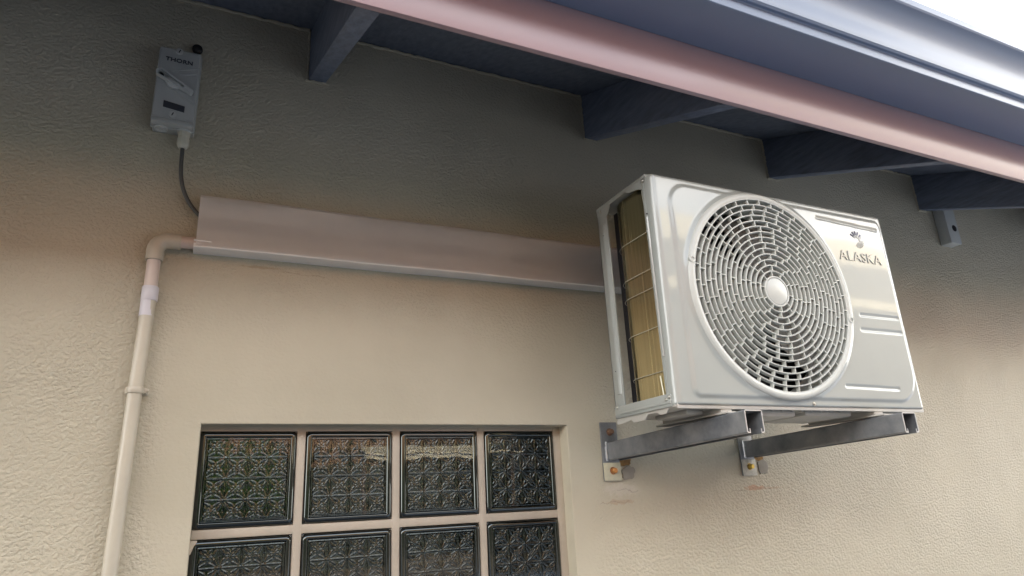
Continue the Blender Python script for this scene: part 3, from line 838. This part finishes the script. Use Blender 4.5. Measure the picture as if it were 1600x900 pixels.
def coverscrew(x, z):
    b = MB(); b.lathe((x, SF-.0002, z), (0, -1, 0), [(.0078, 0), (.0078, .0012), (.0068, .0016), (.0060, .0006), (.0052, .0006), (.0050, .0020), (0, .0022)], seg=24)
    o = b.build('cover_screw', M['grey2'], sw)
    b = MB(); bar(b, (x-.0012, z-.0038), (x+.0016, z+.0038), .0010, SF-.0026, SF-.0020, 0); b.build('slot', M['black'], o)
coverscrew(-.1055, .8355); coverscrew(-.1065, .9965)
text_mesh('lettering', 'THORN', .0135, M['ink'], sw, (-.1045, SF-.0006, .9720), sx=1.12, bold=.0003, spacing=1.05, rz=radians(-1))
b = MB(); b.lathe((-.1255, -.026, SZ0), (0, 0, -1), [(.0135, 0), (.0135, .0015), (.0120, .0022), (.0105, .0008), (.006, .0008), (.005, .0025), (0, .0025)], seg=28); b.build('knockout_plug', M['grey2'], sw)
b = MB(); b.lathe((-.080, -.026, SZ0), (0, 0, -1), [(.0145, 0), (.0145, .002), (.0125, .003)], seg=28)
b.build('gland_seat', M['grey2'], sw)
b = MB()
b.lathe((-.080, -.026, SZ0-.0005), (0, 0, -1), [(.0118, 0), (.0122, .004), (.0122, .012), (.0105, .013), (.0105, .016), (.0124, .017), (.0126, .030), (.0105, .037), (.0075, .041), (.004, .041)], seg=10)
b.build('cable_gland', M['gland'], sw, smooth=25)
# cable
def bez(p, n=26):
    p = [Vector(q) for q in p]; out = []
    for i in range(n+1):
        t = i/n; out.append(p[0]*(1-t)**3+p[1]*3*t*(1-t)**2+p[2]*3*t*t*(1-t)+p[3]*t**3)
    return out
pts = bez([(-.080, -.026, .776), (-.079, -.024, .72), (-.082, -.022, .665), (-.032, -.022, .618)])+[Vector((-.010, -.022, .606))]
b = MB(); b.tube(pts, .0043, seg=12)
tag(b.build('power_cable', M['cable'], None), 'thin dark grey cable curving from the switch gland into the trunking end', 'cable')
# black rubber plug at the top right corner of the switch
b = MB(); b.lathe((-.0735, -.0005, 1.041), (0, -1, 0), [(.008, 0), (.0105, .004), (.0118, .009), (.010, .015), (.006, .018), (0, .019)], seg=24)
tag(b.build('rubber_plug', M['black'], None), 'round black rubber plug in the wall just above the grey switch box', 'plug')
# square grey box with a round hole under the far rafter
vb = thing('sensor_box', (2.648, 0, .884), 'small square grey box with round dark hole on the wall under the last rafter', 'box')
b = MB(); b.box((2.615, -.044, .884), (2.682, -.0005, 1.08), .0025); b.build('housing', M['grey2'], vb)
b = MB(); b.lathe((2.655, -.0438, .948), (0, -1, 0), [(.0135, 0), (.0135, .001), (.0125, .0012), (0, .0008)], seg=28); b.build('round_hole', M['black'], vb)
# cable stub / nail remains on the far rafter
# ================================================================ opposite side (seen only in reflections)
nb = thing('neighbour_house', (0, -18, GZ), 'two storey terracotta coloured house with red tiled roof across the yard', 'house')
MB().box((-35, -26, GZ), (45, -18, 5.0)).build('wall', M['nwall2'], nb, smooth=0)
MB().box((-35, -17.42, 4.85), (45, -17.40, 5.1)).build('fascia_board', M['nfascia'], nb, smooth=0)
b = MB(); nxx = 480
for (ya, za, yb_, zb_) in ((-17.3, 5.05, -22, 10.0), (-22, 10.0, -26.7, 5.05)):
    rowa = [b.bm.verts.new((-35.5+81*i/nxx, ya, za+.03*abs(sin(i*pi/4)))) for i in range(nxx+1)]
    rowb = [b.bm.verts.new((-35.5+81*i/nxx, yb_, zb_+.03*abs(sin(i*pi/4)))) for i in range(nxx+1)]
    for i in range(nxx): b.bm.faces.new((rowa[i], rowa[i+1], rowb[i+1], rowb[i]))
b.build('roof', M['nroof'], nb, smooth=60)
tag(MB().box((-30, -14.2, GZ), (40, -14.0, -1.10)).build('garden_wall', M['nbright'], None, smooth=0), 'low brown garden wall along the far side of the yard', 'wall')
b = MB(); rnd = random.Random(11)
b.box((-30, -16.0, GZ), (40, -15.0, 1.2))
for _ in range(9000):
    p = Vector((rnd.uniform(-25, 35), rnd.uniform(-15.1, -14.8), rnd.uniform(GZ+.3, 1.6))) if rnd.random() < .7 else Vector((rnd.uniform(-25, 35), rnd.uniform(-16, -14.9), rnd.gauss(1.3, .16)))
    a = Vector((rnd.gauss(0, 1), rnd.gauss(0, 1), rnd.gauss(0, 1))).normalized(); e = a.orthogonal().normalized()*.06; a = a*.12
    b._add([p-a, p+e, p+a, p-e], [(0, 1, 2, 3)])
tag(b.build('hedge', M['hedge'], None, smooth=0), 'dense dark green hedge behind the low brown garden wall', 'hedge')
aw = thing('reflector', (3, -7, .7), 'short pale cream awning added across the yard for its bright strip in the glass blocks', 'reflector')  # unseen, added to reflect as a pale strip in the glass blocks
MB().prism([(-6.6, .70), (-6.9, .79), (-6.9, .81), (-6.6, .72)], 'x', 1.9, 4.0).build('canvas', M['nwall'], aw, smooth=0)
MB().box((1.9, -6.61, .64), (4.0, -6.595, .68)).build('valance', M['nwall'], aw, smooth=0)
for x in (1.95, 3.95): MB().cyl((x, -6.95, GZ), (x, -6.95, .80), .025).build('post', M['nfascia'], aw)
tb = thing('reflected_house', (14, -9, GZ), 'tall pale house added to the right for its bright stripes in the casing', 'house')  # unseen, added for the bright stripes it reflects in the casing
MB().box((7.5, -9.2, GZ), (24, -8.9, 4.6)).build('wall', M['nshade'], tb, smooth=0)
MB().box((7.3, -9.3, 4.6), (24.2, -8.6, 5.15)).build('parapet', M['nwall'], tb, smooth=0)
MB().box((7.3, -9.3, 3.55), (24.2, -8.4, 3.75)).build('balcony_slab', M['nwall'], tb, smooth=0)
# shrubs in front of the garden wall
def shrub(cx, cy, top, rad, seed, label):
    rnd = random.Random(seed)
    sh = thing('small_tree', (cx, cy, GZ), label, 'tree')
    b = MB(); b.tube([(cx, cy, GZ), (cx-.03, cy, GZ+.6), (cx+.04, cy, (GZ+top)/2), (cx, cy, top-.1)], [.05, .04, .03, .01], seg=8)
    for k in range(7):
        a = k*1.05; z0 = GZ+.7+(top-GZ-1.0)*k/7; b.tube([(cx, cy, z0), (cx+rad*.8*cos(a), cy+rad*.8*sin(a), z0+.35)], [.015, .005], seg=6)
    b.build('trunk', M['bark'], sh)
    b = MB()
    cl = [(rnd.gauss(cx, rad*.45), rnd.gauss(cy, rad*.4), rnd.uniform(GZ+.9, top), rnd.uniform(.18, .35)) for _ in range(22)]
    for _ in range(3500):
        c = rnd.choice(cl); v = Vector((rnd.gauss(0, 1), rnd.gauss(0, 1), rnd.gauss(0, 1))).normalized()*c[3]*rnd.random()**.4
        p = Vector(c[:3])+v; a = Vector((rnd.gauss(0, 1), rnd.gauss(0, 1), rnd.gauss(0, 1))).normalized(); e = a.orthogonal().normalized()*.025; a = a*.05
        b._add([p-a, p+e, p+a, p-e], [(0, 1, 2, 3)])
    b.build('crown', M['leaf'], sh, smooth=0)
shrub(.1, -6.0, .75, .8, 3, 'small leafy green tree across the yard straight opposite the window')
shrub(-3.6, -6.3, 1.4, 1.0, 5, 'taller leafy green tree across the yard to the left')
